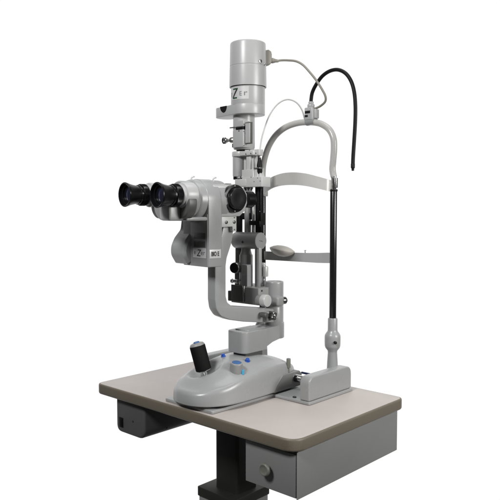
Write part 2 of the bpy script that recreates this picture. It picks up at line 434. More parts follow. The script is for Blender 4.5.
b = new(); tube(b, spline([V(jp.x - 0.016, post_y, 0.7525), V(jp.x, post_y, 0.753), V(jp.x + 0.014, post_y, 0.752)], 4), 0.0118, 28); obj('clamp_ring', b, 'paint', jb)
gp = [(311, 105), (311.2, 99), (312.5, 92), (316.5, 84), (322.5, 76), (330, 71), (338, 69.8), (345.5, 73.3), (351, 81), (354.2, 92), (355.4, 106), (355.2, 122), (354.2, 140), (353.2, 156), (352.9, 164)]
b = new(); pts = spline([at(u, v, y=post_y - 0.0006 * i) for i, (u, v) in enumerate(gp)], 8)
tube(b, pts, 0.0052, 20)
gn = obj('gooseneck', b, 'matt_black', stand, 80, label='black flexible fixation lamp arm curving down to the right')
b = new(); e = pts[-1]; lathe(b, [(0.0048, 0.002), (0.0056, 0.0), (0.0056, -0.010), (0.0036, -0.0125), (0.0036, -0.0175), (0.002, -0.0185)][::-1], frame(e, (1, 0, 0), (0, 1, 0)), 32)
obj('lamp_tip', b, 'matt_black', gn)

# ================================================================== SLIT LAMP
P = V(-0.34, 0.34, 0)
lamp = empty('slit_lamp', (-0.345, 0.17, 0.009), 'pale grey slit lamp microscope with joystick, twin eyepieces and tall lamp tower', 'slit lamp')
# ---- sliding base: domed casting
CXB = -0.348
def base_housing():
    b = new(); NA, NR = 144, 46
    y0, y1, hw0 = -0.012, 0.364, 0.097
    cy = 0.13
    def outline(a):
        # front: wide round nose; back: squarer tail
        ca, sa = math.cos(a), math.sin(a)
        e = 2.35 if sa < 0 else 4.2
        x = hw0 * math.copysign(abs(ca) ** (2 / e), ca)
        ly = (cy - y0) if sa < 0 else (y1 - cy)
        y = cy + ly * math.copysign(abs(sa) ** (2 / e), sa)
        return CXB + x, y
    HT = [(-0.03, 0.058), (0.0, 0.072), (0.06, 0.091), (0.12, 0.104), (0.18, 0.1105), (0.24, 0.1120), (0.29, 0.107), (0.34, 0.088), (0.37, 0.074)]
    HS = [(-0.03, 0.042), (0.0, 0.048), (0.05, 0.057), (0.12, 0.071), (0.19, 0.082), (0.25, 0.084), (0.30, 0.080), (0.345, 0.068), (0.37, 0.058)]
    def H(y, tab):
        pts = tab
        for (a, ha), (c, hc) in zip(pts, pts[1:]):
            if y <= c:
                t = max(0, (y - a) / (c - a)); t = t * t * (3 - 2 * t) * 0.5 + t * 0.5; return ha + (hc - ha) * t
        return pts[-1][1]
    rings = []
    # lower skirt
    for (ins, z) in ((0.010, 0.0135), (0.003, 0.0140), (0.0, 0.0165)):
        rg = []
        for k in range(NA):
            x, y = outline(2 * math.pi * k / NA); s = 1 - ins / 0.1
            rg.append(b.verts.new((CXB + (x - CXB) * s, cy + (y - cy) * s, z)))
        rings.append(rg)
    well = at(205.0, 374.5, z=0.070)
    CP = spline([V(*c) for c in ((1, 0, 0), (1.0, .30, 0), (.992, .60, 0), (.975, .86, .0), (.935, 1, .035), (.86, 1, .17), (.70, 1, .50), (.48, 1, .80), (.26, 1, .95), (.12, 1, .985), (.015, 1, 1))], 6)
    for c in CP[1:]:
        rho = c.x
        rg = []
        for k in range(NA):
            x, y = outline(2 * math.pi * k / NA)
            px = CXB + (x - CXB) * rho; py = cy + (y - cy) * rho
            hs, ht = H(py, HS), H(py, HT)
            z = 0.0165 + c.y * (hs - 0.0165) + c.z * (ht - hs)
            d = math.hypot((px - well.x) / 1.0, (py - well.y) / 1.0)
            if d < 0.050: z -= 0.032 * (0.5 + 0.5 * math.cos(math.pi * d / 0.050)) ** 0.6
            rg.append(b.verts.new((px, py, z)))
        rings.append(rg)
    for a, c in zip(rings, rings[1:]):
        for k in range(NA): b.faces.new((a[k], a[(k+1) % NA], c[(k+1) % NA], c[k]))
    b.faces.new(rings[0][::-1]); b.faces.new(rings[-1])
    return b, well
bb, WELL = base_housing()
house = obj('base_housing', bb, 'paint', lamp, 60)
b = new(); prism(b, rounded([(CXB - 0.078, 0.03), (CXB + 0.078, 0.03), (CXB + 0.083, 0.33), (CXB - 0.083, 0.33)], 0.03, 6), 0.0088, 0.0150, Matrix.Identity(4), 0)
obj('glide_foot', b, 'matt_black', lamp)
# wheel housings and axle at the patient's side
for sgn in (1, -1):
    b = new(); xs = CXB + sgn * 0.093
    x0, x1 = xs - sgn * 0.028, xs + sgn * 0.0035
    pr = rounded([(0.222, 0.013), (0.240, 0.036), (0.262, 0.056), (0.335, 0.056), (0.346, 0.046), (0.346, 0.013)], [0.004, 0.01, 0.014, 0.008, 0.008, 0.003], 6)
    prism(b, pr, x0, x1, frame((0, 0, 0), (0, 1, 0), (0, 0, 1)), 0.003, seg=3)
    obj('wheel_cover', b, 'wheel_grey', lamp)
    b = new(); lathe(b, [(0.004, 0), (0.019, 0.0), (0.021, 0.0015), (0.021, 0.0105), (0.019, 0.012), (0.004, 0.012)], axis_frame((xs + sgn * 0.058, 0.315, 0.0385), (sgn, 0, 0)), 72, knurl=(0.001, 0.011, 0.0015))
    obj('wheel', b, 'dark_steel', lamp)
b = new(); cyl(b, (-0.532, 0.315, 0.0405), (1, 0, 0), 0.0088, 0.364, 0.001)
obj('axle', b, 'chrome', lamp)
for s_ in (1, -1):
    b = new(); cyl(b, (CXB + s_ * 0.098, 0.315, 0.0385), (s_, 0, 0), 0.0105, 0.012, 0.002); obj('axle_bearing', b, 'black', lamp)
b = new(); cyl(b, (CXB + 0.09, 0.352, 0.046), (1, 0, 0), 0.0030, 0.090, 0.001); obj('track_rod', b, 'navy', lamp)
# joystick
jt = at(196.8, 344.6, x=CXB - 0.005); jb0 = at(203.6, 369.6, x=CXB - 0.0)
jb0 = at(203.8, 370.2, y=WELL.y - 0.012); jt = at(196.8, 344.0, y=WELL.y - 0.022)
jd = (jt - jb0).normalized(); jl = (jt - jb0).length
b = new(); lathe(b, [(0.0165, 0), (0.0195, 0.0012), (0.0205, 0.003), (0.0205, jl - 0.006), (0.0198, jl - 0.0045), (0.015, jl - 0.0045)], axis_frame(jb0, jd), 96, knurl=(0.0029, jl - 0.0059, 0.0007))
grip = obj('joystick', b, 'rubber', lamp, 60)
b = new(); lathe(b, [(0.0188, jl - 0.0047), (0.0196, jl - 0.004), (0.0196, jl - 0.0025), (0.0168, jl + 0.0015), (0.0125, jl + 0.0030), (0.011, jl + 0.0032)], axis_frame(jb0, jd), 64)
obj('grip_cap', b, 'paint_mid', grip)
b = new(); lathe(b, [(0.0080, jl + 0.002), (0.0080, jl + 0.0046), (0.0068, jl + 0.0062), (0.0030, jl + 0.0068)], axis_frame(jb0, jd), 40)
obj('trigger_button', b, 'dull_blue', grip)
b = new(); lathe(b, [(0.0175, -0.0012), (0.0185, -0.0006), (0.0185, 0.0012), (0.0175, 0.0014)], axis_frame(jb0, jd), 56)
lathe(b, [(0.0075, -0.032), (0.0075, 0.0)], axis_frame(jb0, jd), 32)
obj('stem', b, 'chrome', grip)
b = new()
wz = WELL.z - 0.0005
ws = (jb0 - jd * 0.018)
b2z = 0
# chrome collar round the stem, seated in the dish
col = V(ws.x, ws.y, 0)
def base_z(x, y):
    from mathutils.bvhtree import BVHTree
    global _bvh
    if '_bvh' not in globals():
        vs = [v.co for v in house.data.vertices]; ps = [p.vertices[:] for p in house.data.polygons]; _bvh = BVHTree.FromPolygons(vs, ps)
    h = _bvh.ray_cast(V(x, y, 0.5), V(0, 0, -1)); return h[0].z, h[1]
cz_, cn_ = base_z(ws.x, ws.y)
lathe(b, [(0.0150, -0.003), (0.0165, 0.0015), (0.0160, 0.0030), (0.0145, 0.0034), (0.0125, 0.0022), (0.0115, 0.0012)], axis_frame((ws.x, ws.y, cz_), cn_ if cn_.z > 0 else -cn_), 56)
obj('collar', b, 'chrome', grip)
# blue buttons, selector knob, locking pin on the top of the base
def on_base(u, v):
    h = (None,)
    while h[0] is None:
        h = _bvh.ray_cast(CAM, ray(u, v).normalized()); n = h[1]; v += 0.5
    return h[0], (n if n.z > 0 else -n)
for (u, v) in ((223.3, 356.5), (247.3, 361)):
    p, n = on_base(u, v); b = new()
    lathe(b, [(0.0058, -0.002), (0.0058, 0.0022), (0.005, 0.0027)], axis_frame(p, n), 36, 0)
    lathe(b, [(0.0070, -0.003), (0.0070, 0.0010), (0.006, 0.0014)], axis_frame(p, n), 36, 0)
    lathe(b, [(0.0050, 0.0026), (0.0052, 0.0062), (0.0040, 0.0075), (0.002, 0.0080)], axis_frame(p, n), 36, 0)
    obj('push_button', b, 'blue', house)
p, n = on_base(236, 370); n = (n + UP * 2).normalized()
b = new(); lathe(b, [(0.0155, -0.008), (0.0162, -0.001), (0.0160, 0.0165), (0.0152, 0.0195), (0.0140, 0.0205)], axis_frame(p, n), 96, knurl=(-0.0005, 0.0166, 0.0006))
kb = obj('selector_knob', b, 'paint_mid', house, 50)
b2 = new(); lathe(b2, [(0.0122, 0.0202), (0.0122, 0.0212), (0.0112, 0.0216)], axis_frame(p, n), 56)
obj('knob_cap', b2, 'dull_blue', house)
p, n = on_base(242.5, 373.5); b = new(); lathe(b, [(0.0046, -0.002), (0.0046, 0.009), (0.0036, 0.010)], axis_frame(p, UP), 32); obj('indicator', b, 'light_blue', house)
p, n = on_base(288.5, 370); b = new()
lathe(b, [(0.0030, -0.006), (0.0030, 0.006), (0.0056, 0.007), (0.0058, 0.014), (0.0058, 0.030), (0.0052, 0.032), (0.0030, 0.0325)], axis_frame(p, UP), 40)
obj('locking_pin', b, 'olive', house)
# ---- arm support block, running from the base centre to the pivot
b = new()
bz0, bz1 = 0.1160, 0.176
bx0, bx1 = -0.380, -0.3125
PCy = at(274.3, 300, x=P.x).y
b = new()
fy = 0.176
# body of the block: plan outline, slightly domed shoulder
prism(b, rounded([(bx0, fy), (bx1, fy), (bx1, 0.268), (bx0, 0.275)], [0.016, 0.020, 0.004, 0.004], 8), bz0, bz1 - 0.001, Matrix.Identity(4), 0.0055, seg=5)
# arm running back to the pivot, bevelled underneath
pts = rounded([(0.235, bz1 - 0.053), (0.262, bz1 - 0.053), (0.292, bz1 - 0.042), (PCy + 0.0265, bz1 - 0.034), (PCy + 0.0265, bz1 + 0.0015), (0.235, bz1 - 0.002)], [0, 0.006, 0.014, 0.002, 0.0, 0], 6)
t = bmesh.new(); prism(t, [(p[0], p[1]) for p in pts], P.x - 0.0270, P.x + 0.0270, frame((0, 0, 0), (0, 1, 0), (0, 0, 1)), 0.0)
for v in t.verts:          # round the far end about the pivot
    if v.co.y > PCy: v.co.y = PCy + (v.co.y - PCy) * 0.35
merge(b, t)
lathe(b, [(0.0272, bz1 - 0.0375), (0.0284, bz1 - 0.036), (0.0284, bz1 + 0.0015), (0.0275, bz1 + 0.0025)], frame((P.x, PCy, 0), (1, 0, 0), (0, 1, 0)), 72)
sup = obj('support_arm', b, 'paint', lamp, 40)
b = new(); prism(b, rrect(bx0 + 0.010, bx1 - 0.008, 0.19, 0.262, 0.008), 0.085, bz0 + 0.001, Matrix.Identity(4), 0)
obj('support_neck', b, 'paint_dark', lamp)
b = new(); prism(b, rounded([(bx0 + 0.010, fy + 0.020), (bx1 - 0.010, fy + 0.020), (bx1 - 0.012, 0.278), (bx0 + 0.014, 0.278)], 0.01), bz1 - 0.0018, bz1 + 0.0012, Matrix.Identity(4), 0.0008)
obj('top_cover', b, 'paint', sup)
# ---- pivot column
PU = 276.2
def zp(v): return at(274.5, v, x=P.x).z
b = new(); pc = at(274.3, 300, x=P.x); PC = V(P.x, pc.y, 0)
k = zp
lathe(b, [(0.0265, k(327.5)), (0.0280, k(326.5)), (0.0280, k(322)), (0.0262, k(321.5)), (0.0262, k(306.5)), (0.0255, k(306)), (0.0262, k(305.5)), (0.0262, k(283)), (0.0258, k(281.6)), (0.0250, k(281.2)), (0.0225, k(281.2)), (0.0215, k(281.8)), (0.008, k(281.9)), (0.007, k(281.5)), (0.004, k(281.4))], frame(PC, (1, 0, 0), (0, 1, 0)), 72)
piv = obj('pivot_column', b, 'paint', lamp, 40)
# clamp lugs and knobs on the pivot
def knob(bm, p, d, prof, knurl=None, seg=64): lathe(bm, prof, axis_frame(p, d), 96 if knurl else seg, 0, knurl)
kx = PC.x + 0.018
b = new(); q = at(275, 305, x=kx + 0.012)
b = new(); q2 = at(270.5, 316.5, x=kx + 0.010)
box(b, (q2.x - 0.03, q2.y - 0.016, q2.z - 0.012), (q2.x + 0.002, q2.y + 0.006, q2.z + 0.014), 0.004)
obj('clamp_lug', b, 'paint_mid', piv)
b = new(); q = at(274, 316, x=kx + 0.024); cyl(b, (q.x - 0.02, q.y, q.z), (1, 0, 0), 0.0115, 0.024, 0.002, knurl=0.0008)
obj('clamp_knob', b, 'dark_steel', piv)
b = new(); cyl(b, (q.x + 0.003, q.y, q.z), (1, 0, 0), 0.0072, 0.004, 0.001); cyl(b, (q.x + 0.0068, q.y, q.z), (1, 0, 0), 0.0032, 0.0010, 0.0003)
obj('knob_insert', b, 'chrome', piv)
b = new(); q = at(266.5, 315, x=kx + 0.018); cyl(b, (q.x - 0.02, q.y, q.z - .001), (1, 0, 0), 0.0075, 0.022, 0.002)
obj('clamp_screw', b, 'paint_dark', piv)
b = new(); q = at(277.5, 300.5, x=kx + 0.002); box(b, (q.x - 0.01, q.y - 0.016, q.z - 0.014), (q.x + 0.014, q.y + 0.014, q.z + 0.012), 0.005)
obj('stop_block', b, 'paint_mid', piv)
b = new(); cyl(b, (q.x + 0.004, q.y + 0.012, q.z - 0.001), (0.35, 0.95, 0), 0.0105, 0.014, 0.002); cyl(b, (q.x + 0.004 + .35 * .014, q.y + 0.012 + .95 * .014, q.z - 0.001), (0.35, 0.95, 0), 0.006, 0.003)
obj('stop_knob', b, 'dark_steel', piv)

# ================================================================== microscope (frame: a outward to the examiner, b sideways to the right, z up)
AL = R(40)
mdir = (-RGT * math.cos(AL) - FWD * math.sin(AL)).normalized()
ndir = V(-mdir.y, mdir.x, 0)
def mic(u, v, bo=0.0):
    d = ray(u, v); o = P + ndir * bo; t = (o - CAM).dot(ndir) / d.dot(ndir); q = CAM + d * t - o
    return V(q.dot(mdir), q.z)
def mp(a, bo, z): return P + mdir * a + ndir * bo + UP * z
def mfr(bo=0.0): return frame(P + ndir * bo, mdir, UP)      # local x = a, y = z; its z points along mdir x up = -ndir or ndir
_zs = 1 if mfr().col[2].to_3d().dot(ndir) > 0 else -1
def mprism(bm, uv, bo, depth, bv=0.001, rad=0, mi=0, seg=3):
    """outline seen at side offset bo, extruded away from the camera by depth"""
    pts = [mic(u, v, bo) for u, v in uv]
    if rad: pts = rounded([(p.x, p.y) for p in pts], rad, 6)
    h = (0, -depth) if _zs > 0 else (0, depth)
    prism(bm, [(p[0], p[1]) for p in pts], min(h), max(h), mfr(bo), bv, mi, seg)
# U-shaped arm
AB = 0.024
b = new()
uv = [(223.5, 226), (234.5, 226), (231.5, 244), (227, 258), (226, 266), (226, 296), (227.5, 302.5), (232.5, 306.3), (262, 308), (274, 309), (274, 322.5), (262, 322.6), (244, 321.8), (230, 320), (221, 316.5), (216.5, 309.5), (215.2, 300), (215.2, 262), (217, 250), (221, 238)]
rad = [0, 0, 0.03, 0.03, 0.03, 0.02, 0.012, 0.012, 0, 0.004, 0.004, 0, 0.05, 0.03, 0.03, 0.03, 0.03, 0.03, 0.03, 0.03]
pts = rounded([tuple(mic(u, v, AB)) for u, v in uv], rad, 6)
prism(b, [(p[0], p[1]) for p in pts], *( (-0.034, 0) if _zs > 0 else (0, 0.034)), mfr(AB), 0.0028, 0, 4)
arm = obj('microscope_arm', b, 'paint', lamp, 30)
b = new(); q = mic(245, 308.5, AB); cyl(b, mp(q.x, AB - 0.010, q.y - 0.006), UP, 0.007, 0.0075, 0.001); obj('stop_stud', b, 'paint_dark', arm)
b = new(); q = mic(262, 313.5, AB); cyl(b, mp(q.x, AB - 0.001, q.y), ndir, 0.0022, 0.0016); obj('screw', b, 'screw', arm)
# bracket plate holding the body
b = new(); mprism(b, [(219.5, 216.5), (236.5, 215.5), (236.5, 231.5), (233, 231.5), (232.5, 226.5), (219.8, 227.3)], AB + 0.014, 0.05, 0.0008)
br = obj('bracket', b, 'white_paint', arm)
for u, v, r in ((226.3, 222.3, 0.0044), (234.2, 222, 0.0044), (234.4, 217.5, 0.0017), (234.4, 229.5, 0.0017)):
    b = new(); q = mic(u, v, AB + 0.014); cyl(b, mp(q.x, AB + 0.0135, q.y), ndir, r, 0.0022, 0.0006); obj('screw', b, 'screw', arm)
# main barrel of the body, axis along mdir
ax = mic(203, 201, 0.0); zax = ax.y
aL = mic(187.5, 201).x; aR = mic(216, 201).x
body_r = 0.0545
SPB = 0.0560
b = new(); lathe(b, [(body_r - 0.010, aR - 0.02), (body_r - 0.001, aR - 0.006), (body_r, aR), (body_r, aL - 0.010), (body_r - 0.0015, aL - 0.005), (body_r - 0.005, aL - 0.001), (body_r - 0.010, aL + 0.001), (0.02, aL + 0.001)], axis_frame(mp(0, 0, zax), mdir), 96)
mb = obj('microscope_body', b, 'paint', lamp, 50)
# changer block with its side panel
CB = 0.043
b = new(); mprism(b, [(213, 184.6), (236, 184.2), (243.5, 187.5), (247.2, 194), (247.4, 203), (245, 211), (240, 216.2), (214, 217)], CB, 0.088, 0.003, 0.006)
cbk = obj('magnification_changer', b, 'paint_light', lamp, 40)
aH1 = mic(208.4, 225, SPB).x; aH0 = mic(221.8, 225, SPB).x
YZ = frame(P, ndir, UP); hsg = 1 if YZ.col[2].to_3d().dot(mdir) > 0 else -1
def yz_prism(pr, a_lo, a_hi, bv, seg=3):
    b = new(); hh = sorted((a_lo * hsg, a_hi * hsg)); prism(b, [(p[0], p[1]) for p in pr], hh[0], hh[1], YZ, bv, 0, seg); return b
zHb = mic(214, 267.2, SPB).y
shell = [(SPB * math.cos(i * math.pi / 36), zax + SPB * math.sin(i * math.pi / 36)) for i in range(37)] + rounded([(-SPB, zHb), (SPB, zHb)], 0)
sp_ = obj('side_housing', yz_prism(shell, aH0, aH1, 0.0028, 4), 'paint', lamp, 30)
b = new(); q = mic(228.5, 184.3, 0.03); box(b, (0, 0, 0), (0.016, 0.012, 0.0016), 0.0004, frame(mp(q.x - 0.008, 0.02, q.y + 0.0002), mdir, ndir)); obj('top_slot', b, 'matt_black', cbk)
# big black changer knob
kq = mic(233.2, 198.6, CB)
b = new(); lathe(b, [(0.0345, -0.001), (0.0362, 0.001), (0.0362, 0.009), (0.0350, 0.0105), (0.0300, 0.0110), (0.0290, 0.0098), (0.0285, 0.0098), (0.0280, 0.0112), (0.0272, 0.0215), (0.0262, 0.0230), (0.0150, 0.0234), (0.010, 0.0230)], axis_frame(mp(kq.x, CB, kq.y), ndir), 96)
mk = obj('magnification_knob', b, 'black', lamp, 30)
b = new()
for s in (1, -1):
    b = new(); cyl(b, mp(kq.x + 0.003, CB + 0.0108, kq.y + s * 0.0325), ndir, 0.0013, 0.0008, 0.0002); obj('index_dot', b, 'paper', mk)
# objective towards the patient
ao = mic(247, 198, 0.0).x
b = new(); lathe(b, [(0.022, -0.01), (0.0225, 0.002), (0.0225, 0.012), (0.021, 0.0135), (0.019, 0.013), (0.0185, 0.008), (0.015, 0.0075)], axis_frame(mp(ao + 0.006, 0.010, kq.y - 0.001), -mdir), 64)
obj('objective', b, 'black', lamp, 40)
# lower housing: flat back face with vents, label, and the rounded lobe
HB = -0.017
lq = mic(208.2, 225, SPB); af = lq.x
zt = mic(208, 214, 0.05).y; zb = mic(208, 267.6, 0.05).y
b = new(); 
box(b, (af - 0.046, -0.020, zb + 0.001), (af + 0.0010, 0.0535, zt), 0.0015, frame(P, mdir, ndir))
hs = obj('prism_housing_cover', b, 'paint_mid', lamp, 30)
MF = frame(P, mdir, ndir)      # local x = a, y = b, z = up
b = new()
for v in (235.2, 243.5):
    zc = mic(200, v, 0.02).y
    box(b, (af + 0.0006, -0.004, zc - 0.009), (af + 0.0017, 0.044, zc + 0.006), 0.0003, MF)
    for k in range(3): box(b, (af + 0.0014, 0.002, zc - 0.005 + k * 0.0035), (af + 0.0022, 0.038, zc - 0.0035 + k * 0.0035), 0.0002, MF)
obj('vent_panel', b, 'paint_dark', hs)
# lobe
b = new(); lb1, lb0 = -0.020, -0.088
pr = []
zc = mic(190, 247, -0.05).y
a0 = af - 0.06
prof = [(a0, zt - 0.012), (af - 0.014, zt - 0.012), (af - 0.010, zc + 0.046), (af + 0.010, zc + 0.024), (af + 0.021, zc + 0.002), (af + 0.021, zc - 0.020), (af + 0.006, zb + 0.004), (a0, zb + 0.001)]
pr = rounded(prof, [0, 0.01, 0.02, 0.04, 0.04, 0.03, 0.008, 0], 10)
h = (lb0, lb1) if _zs > 0 else (-lb1, -lb0)
prism(b, [(p[0], p[1]) for p in pr], *h, mfr(0), 0.012, 0, 1)
obj('rounded_cover', b, 'paint', lamp, 18)
# labels
LF = frame(mp(af + 0.0012, 0, 0), ndir, UP)      # faces the examiner? checked below
ln = LF.col[2].to_3d()
sgn = 1 if ln.dot(mdir) > 0 else -1
z1 = mic(202, 247.8, 0.02).y; z0 = mic(202, 257.8, 0.02).y
def back_label():
    # x runs to the viewer's right = +b
    b = new(); box(b, (-0.008, z0, -0.0002 * sgn), (0.049, z1, 0.0007 * sgn), 0.0002, LF)
    return b
lab = obj('label_plate', back_label(), 'paper', hs)
obj('lettering', text_mesh('Z', 0.025, mx=LF @ Matrix.Translation((0.009, z0 + 0.0045, 0.0010 * sgn)), shear=0.25), 'ink', hs)
obj('lettering', text_mesh('e', 0.016, mx=LF @ Matrix.Translation((-0.003, z0 + 0.009, 0.0010 * sgn))), 'faint_ink', hs)
obj('lettering', text_mesh('e', 0.018, mx=LF @ Matrix.Translation((0.027, z0 + 0.008, 0.0010 * sgn))), 'faint_ink', hs)
obj('lettering', text_mesh('r', 0.018, mx=LF @ Matrix.Translation((0.037, z0 + 0.008, 0.0010 * sgn))), 'faint_ink', hs)
SF = frame(mp(0, SPB, 0), -mdir, UP)           # side label: x to the viewer's right
sg2 = 1 if SF.col[2].to_3d().dot(ndir) > 0 else -1
qa = mic(209.6, 249.8, SPB); qb = mic(220.8, 258.0, SPB)
b = new(); box(b, (-qa.x, qb.y, -0.0002 * sg2), (-qb.x, qa.y, 0.0007 * sg2), 0.0002, SF); obj('label_plate', b, 'paper', sp_)
wd = (-qb.x) - (-qa.x)
tx = text_mesh('BIO E', 0.0155, mx=SF @ Matrix.Translation((-qa.x + wd * 0.13, qb.y + 0.0062, 0.0010 * sg2)), bold=0.0006, sx=0.66)
obj('lettering', tx, 'ink', sp_)
# two wire hooks on top of the body
for (u, v, bo) in ((193.5, 184.5, 0.0), (215.2, 185.5, 0.025)):
    q = mic(u, v, bo); b = new(); r0 = mp(q.x, bo, q.y - 0.003)
    e = RGT
    tube(b, spline([r0 + e * 0.004, r0 + UP * 0.007 - e * 0.0005, r0 + UP * 0.015 - e * 0.005, r0 + UP * 0.0205 - e * 0.0042, r0 + UP * 0.0235 + e * 0.0005, r0 + UP * 0.0220 + e * 0.0030], 6), 0.0019, 12)
    obj('wire_hook', b, 'knob_face', mb, 80)
# eyepieces
SEP = 0.066
zE = 0
for side, (cu, cv) in ((-1, (124.6, 194.6)), (1, (157.0, 195.0))):
    bo = side * SEP; q = mic(cu, cv, bo)
    zE = q.y; o = mp(q.x, bo, q.y); fr = axis_frame(o, -mdir)     # height runs inward from the rim
    ep_l = 0.062
    E_ = ep_l
    prof_e = [(0.0006, E_), (0.0220, E_), (0.0236, E_ - 0.0015), (0.0240, E_ - 0.004), (0.0268, E_ - 0.0048), (0.0276, E_ - 0.006), (0.0276, E_ - 0.0180), (0.0268, E_ - 0.0192), (0.0236, E_ - 0.0198), (0.0234, E_ - 0.0230), (0.0246, E_ - 0.0236), (0.0246, E_ - 0.0262), (0.0232, E_ - 0.0268), (0.0236, E_ - 0.034), (0.0262, 0.0150), (0.0295, 0.0050), (0.0306, 0.0010), (0.0304, -0.0006), (0.0290, -0.0012), (0.0268, -0.0004), (0.0252, 0.0060), (0.0222, 0.0070), (0.0215, 0.0110), (0.0006, 0.0115)]
    b = new(); lathe(b, prof_e[::-1], fr, 120, knurl=(E_ - 0.0181, E_ - 0.0059, 0.0014))
    ep = obj('eyepiece', b, 'black', lamp, 40)
    b = new(); lathe(b, [(0.0006, 0.0075), (0.005, 0.0078), (0.010, 0.0086), (0.0160, 0.0104), (0.0162, 0.0112)][::-1], fr, 48); obj('eye_lens', b, 'glass', ep)
    b = new(); lathe(b, [(0.0245, ep_l - 0.002), (0.0262, ep_l), (0.0262, ep_l + 0.004), (0.0300, ep_l + 0.006), (0.0312, ep_l + 0.009), (0.0312, ep_l + 0.036)], fr, 64)
    tb = obj('eyepiece_tube', b, 'paint_light', lamp, 40)
aE = q.x
zs = mic(172, 203.5, 0.03).y
rs = 0.0375
st = [(-0.066 + 0.028 + rs * 0.95 * math.cos(t_ * math.pi / 20), zs + rs * math.sin(t_ * math.pi / 20)) for t_ in range(10, 31)] 
st += [(0.062 + rs * 0.95 * math.cos(t_ * math.pi / 20), zs + rs * math.sin(t_ * math.pi / 20)) for t_ in range(30, 51)]
obj('binocular_shell', yz_prism(st, aE - 0.094, aE - 0.068, 0.004), 'paint_dark', lamp, 40)  # darker grey puts the shade beneath the eyepieces into the shell's colour
zn0, zn1 = mic(170, 220.8, 0.04).y, mic(170, 204.6, 0.04).y
obj('nose_block', yz_prism(rounded([(0.014, zn0), (0.060, zn0), (0.060, zn1), (0.014, zn1)], [0.012, 0.010, 0.008, 0.008], 6), aE - 0.100, aE - 0.038, 0.007, 4), 'paint_light', lamp, 40)
cc = [(0.019 + 0.0400 * math.cos(t_ * math.pi / 32), zn0 + 0.0405 + 0.0400 * math.sin(t_ * math.pi / 32)) for t_ in range(64)]
obj('pivot_disc', yz_prism(cc, aE - 0.096, aE - 0.044, 0.004), 'paint_mid', lamp, 40)
b = new(); box(b, (aL - 0.012, -0.045, zn0 - 0.0005), (aE - 0.080, 0.070, zn0 + 0.009), 0.004, MF)
obj('prism_plate', b, 'paint', lamp, 40)
b = new(); lathe(b, [(0.040, aL - 0.012), (0.047, aL - 0.002), (0.047, aE - 0.104), (0.044, aE - 0.100)], axis_frame(mp(0, 0.006, zax + 0.003), mdir), 80)
obj('binocular_carrier', b, 'paint', lamp, 40)

# ================================================================== illumination tower
TYc = 0.31
T = at(248, 250, y=TYc); T = V(T.x, TYc, 0)
def zt_(v, u=248, y=TYc): return at(u, v, y=y).z
def tx_(u, y=TYc, v=250): return at(u, v, y=y).x
SM = 1.0 / (FPX / ((T + UP * 0.5 - CAM).dot(_F)))      # metres per photo pixel at the tower
TF = frame(T, (1, 0, 0), (0, 1, 0))
k = zt_
# lamp housing
b = new(); lathe(b, [(0.046, k(87.0)), (0.0500, k(87.2)), (0.0528, k(87.6)), (0.0530, k(86.6)), (0.0520, k(68.0)), (0.0511, k(67.6)), (0.0511, k(67.1)), (0.0518, k(66.7)), (0.0506, k(45.2)), (0.0498, k(44.0)), (0.047, k(43.2)), (0.040, k(43.0)), (0.03, k(43.0))], TF, 128)
lh = obj('lamp_housing', b, 'paint_light', lamp, 30)
b = new(); cyl(b, T + UP * (k(88.0)), UP, 0.0495, 0.006, 0.0005, 96); obj('shadow_gap', b, 'matt_black', lh)
for u, v, r in ((259.4, 64.2, 0.0055), (263.4, 66.2, 0.0034)):
    a = math.asin(max(-1, min(1, (u - 247.6) / 17.75))); d = (RGT * math.sin(a) - FWD * math.cos(a)); zc = k(v)
    b = new(); cyl(b, T + d * 0.050 + UP * zc, d, r, 0.0042, 0.0008); obj('thumb_screw', b, 'steel', lh)
    b = new(); cyl(b, T + d * 0.0535 + UP * zc, d, r * 0.5, 0.0012, 0.0003); obj('screw', b, 'screw', lh)
# connector at the right
dr = RGT * 0.97 + FWD * 0.24
b = new(); fr = frame(T + UP * k(57.3), dr, dr.cross(UP) * -1)
if fr.col[2].z < 0: fr = frame(T + UP * k(57.3), dr, dr.cross(UP))
pr = rounded([(0.047, 0.020), (0.058, 0.023), (0.066, 0.018), (0.068, 0.010), (0.068, -0.010), (0.064, -0.018), (0.056, -0.021), (0.047, -0.021)], 0.004, 4)
xz = frame(T + UP * k(57.3), dr, UP)
prism(b, [(p[0], p[1]) for p in pr], -0.011, 0.011, xz, 0.003, seg=3)
con = obj('socket', b, 'tan', lh, 40)
b = new(); lathe(b, [(0.0055, 0.067), (0.0075, 0.068), (0.0075, 0.075), (0.0062, 0.076), (0.0062, 0.079), (0.0052, 0.080), (0.0040, 0.090)], axis_frame(T + UP * k(59.3), dr), 32); obj('plug', b, 'tan', lh, 50)
# neck with label
b = new(); lathe(b, [(0.0478, k(106)), (0.0484, k(105.4)), (0.0484, k(88))], TF, 128)
nk = obj('lamp_neck', b, 'paint_light', lamp, 50)
rN = 0.0484
view_a = math.atan2(-FWD.y, -FWD.x)       # direction to the camera
def ang(u): return view_a + math.asin(max(-1, min(1, (u - 247.3) / 16.6)))
a0, a1 = ang(231.6), ang(248.2)
zA, zB = k(101.6), k(89.3)
b = new(); n_ = 24; ro, ri = rN + 0.0006, rN - 0.0005
R4 = []
for i in range(n_ + 1):
    a = a0 + (a1 - a0) * i / n_; c, s = math.cos(a), math.sin(a)
    R4.append([b.verts.new((T.x + r * c, T.y + r * s, z)) for r, z in ((ro, zA), (ro, zB), (ri, zB), (ri, zA))])
for p0, p1 in zip(R4, R4[1:]):
    for j in range(4): b.faces.new((p0[j], p0[(j+1) % 4], p1[(j+1) % 4], p1[j]))
b.faces.new(R4[0]); b.faces.new(R4[-1][::-1])
obj('label_plate', b, 'paper', nk)
C0 = V(T.x, T.y, 0)
zb_ = zA + 0.008
sp0 = a1 - a0
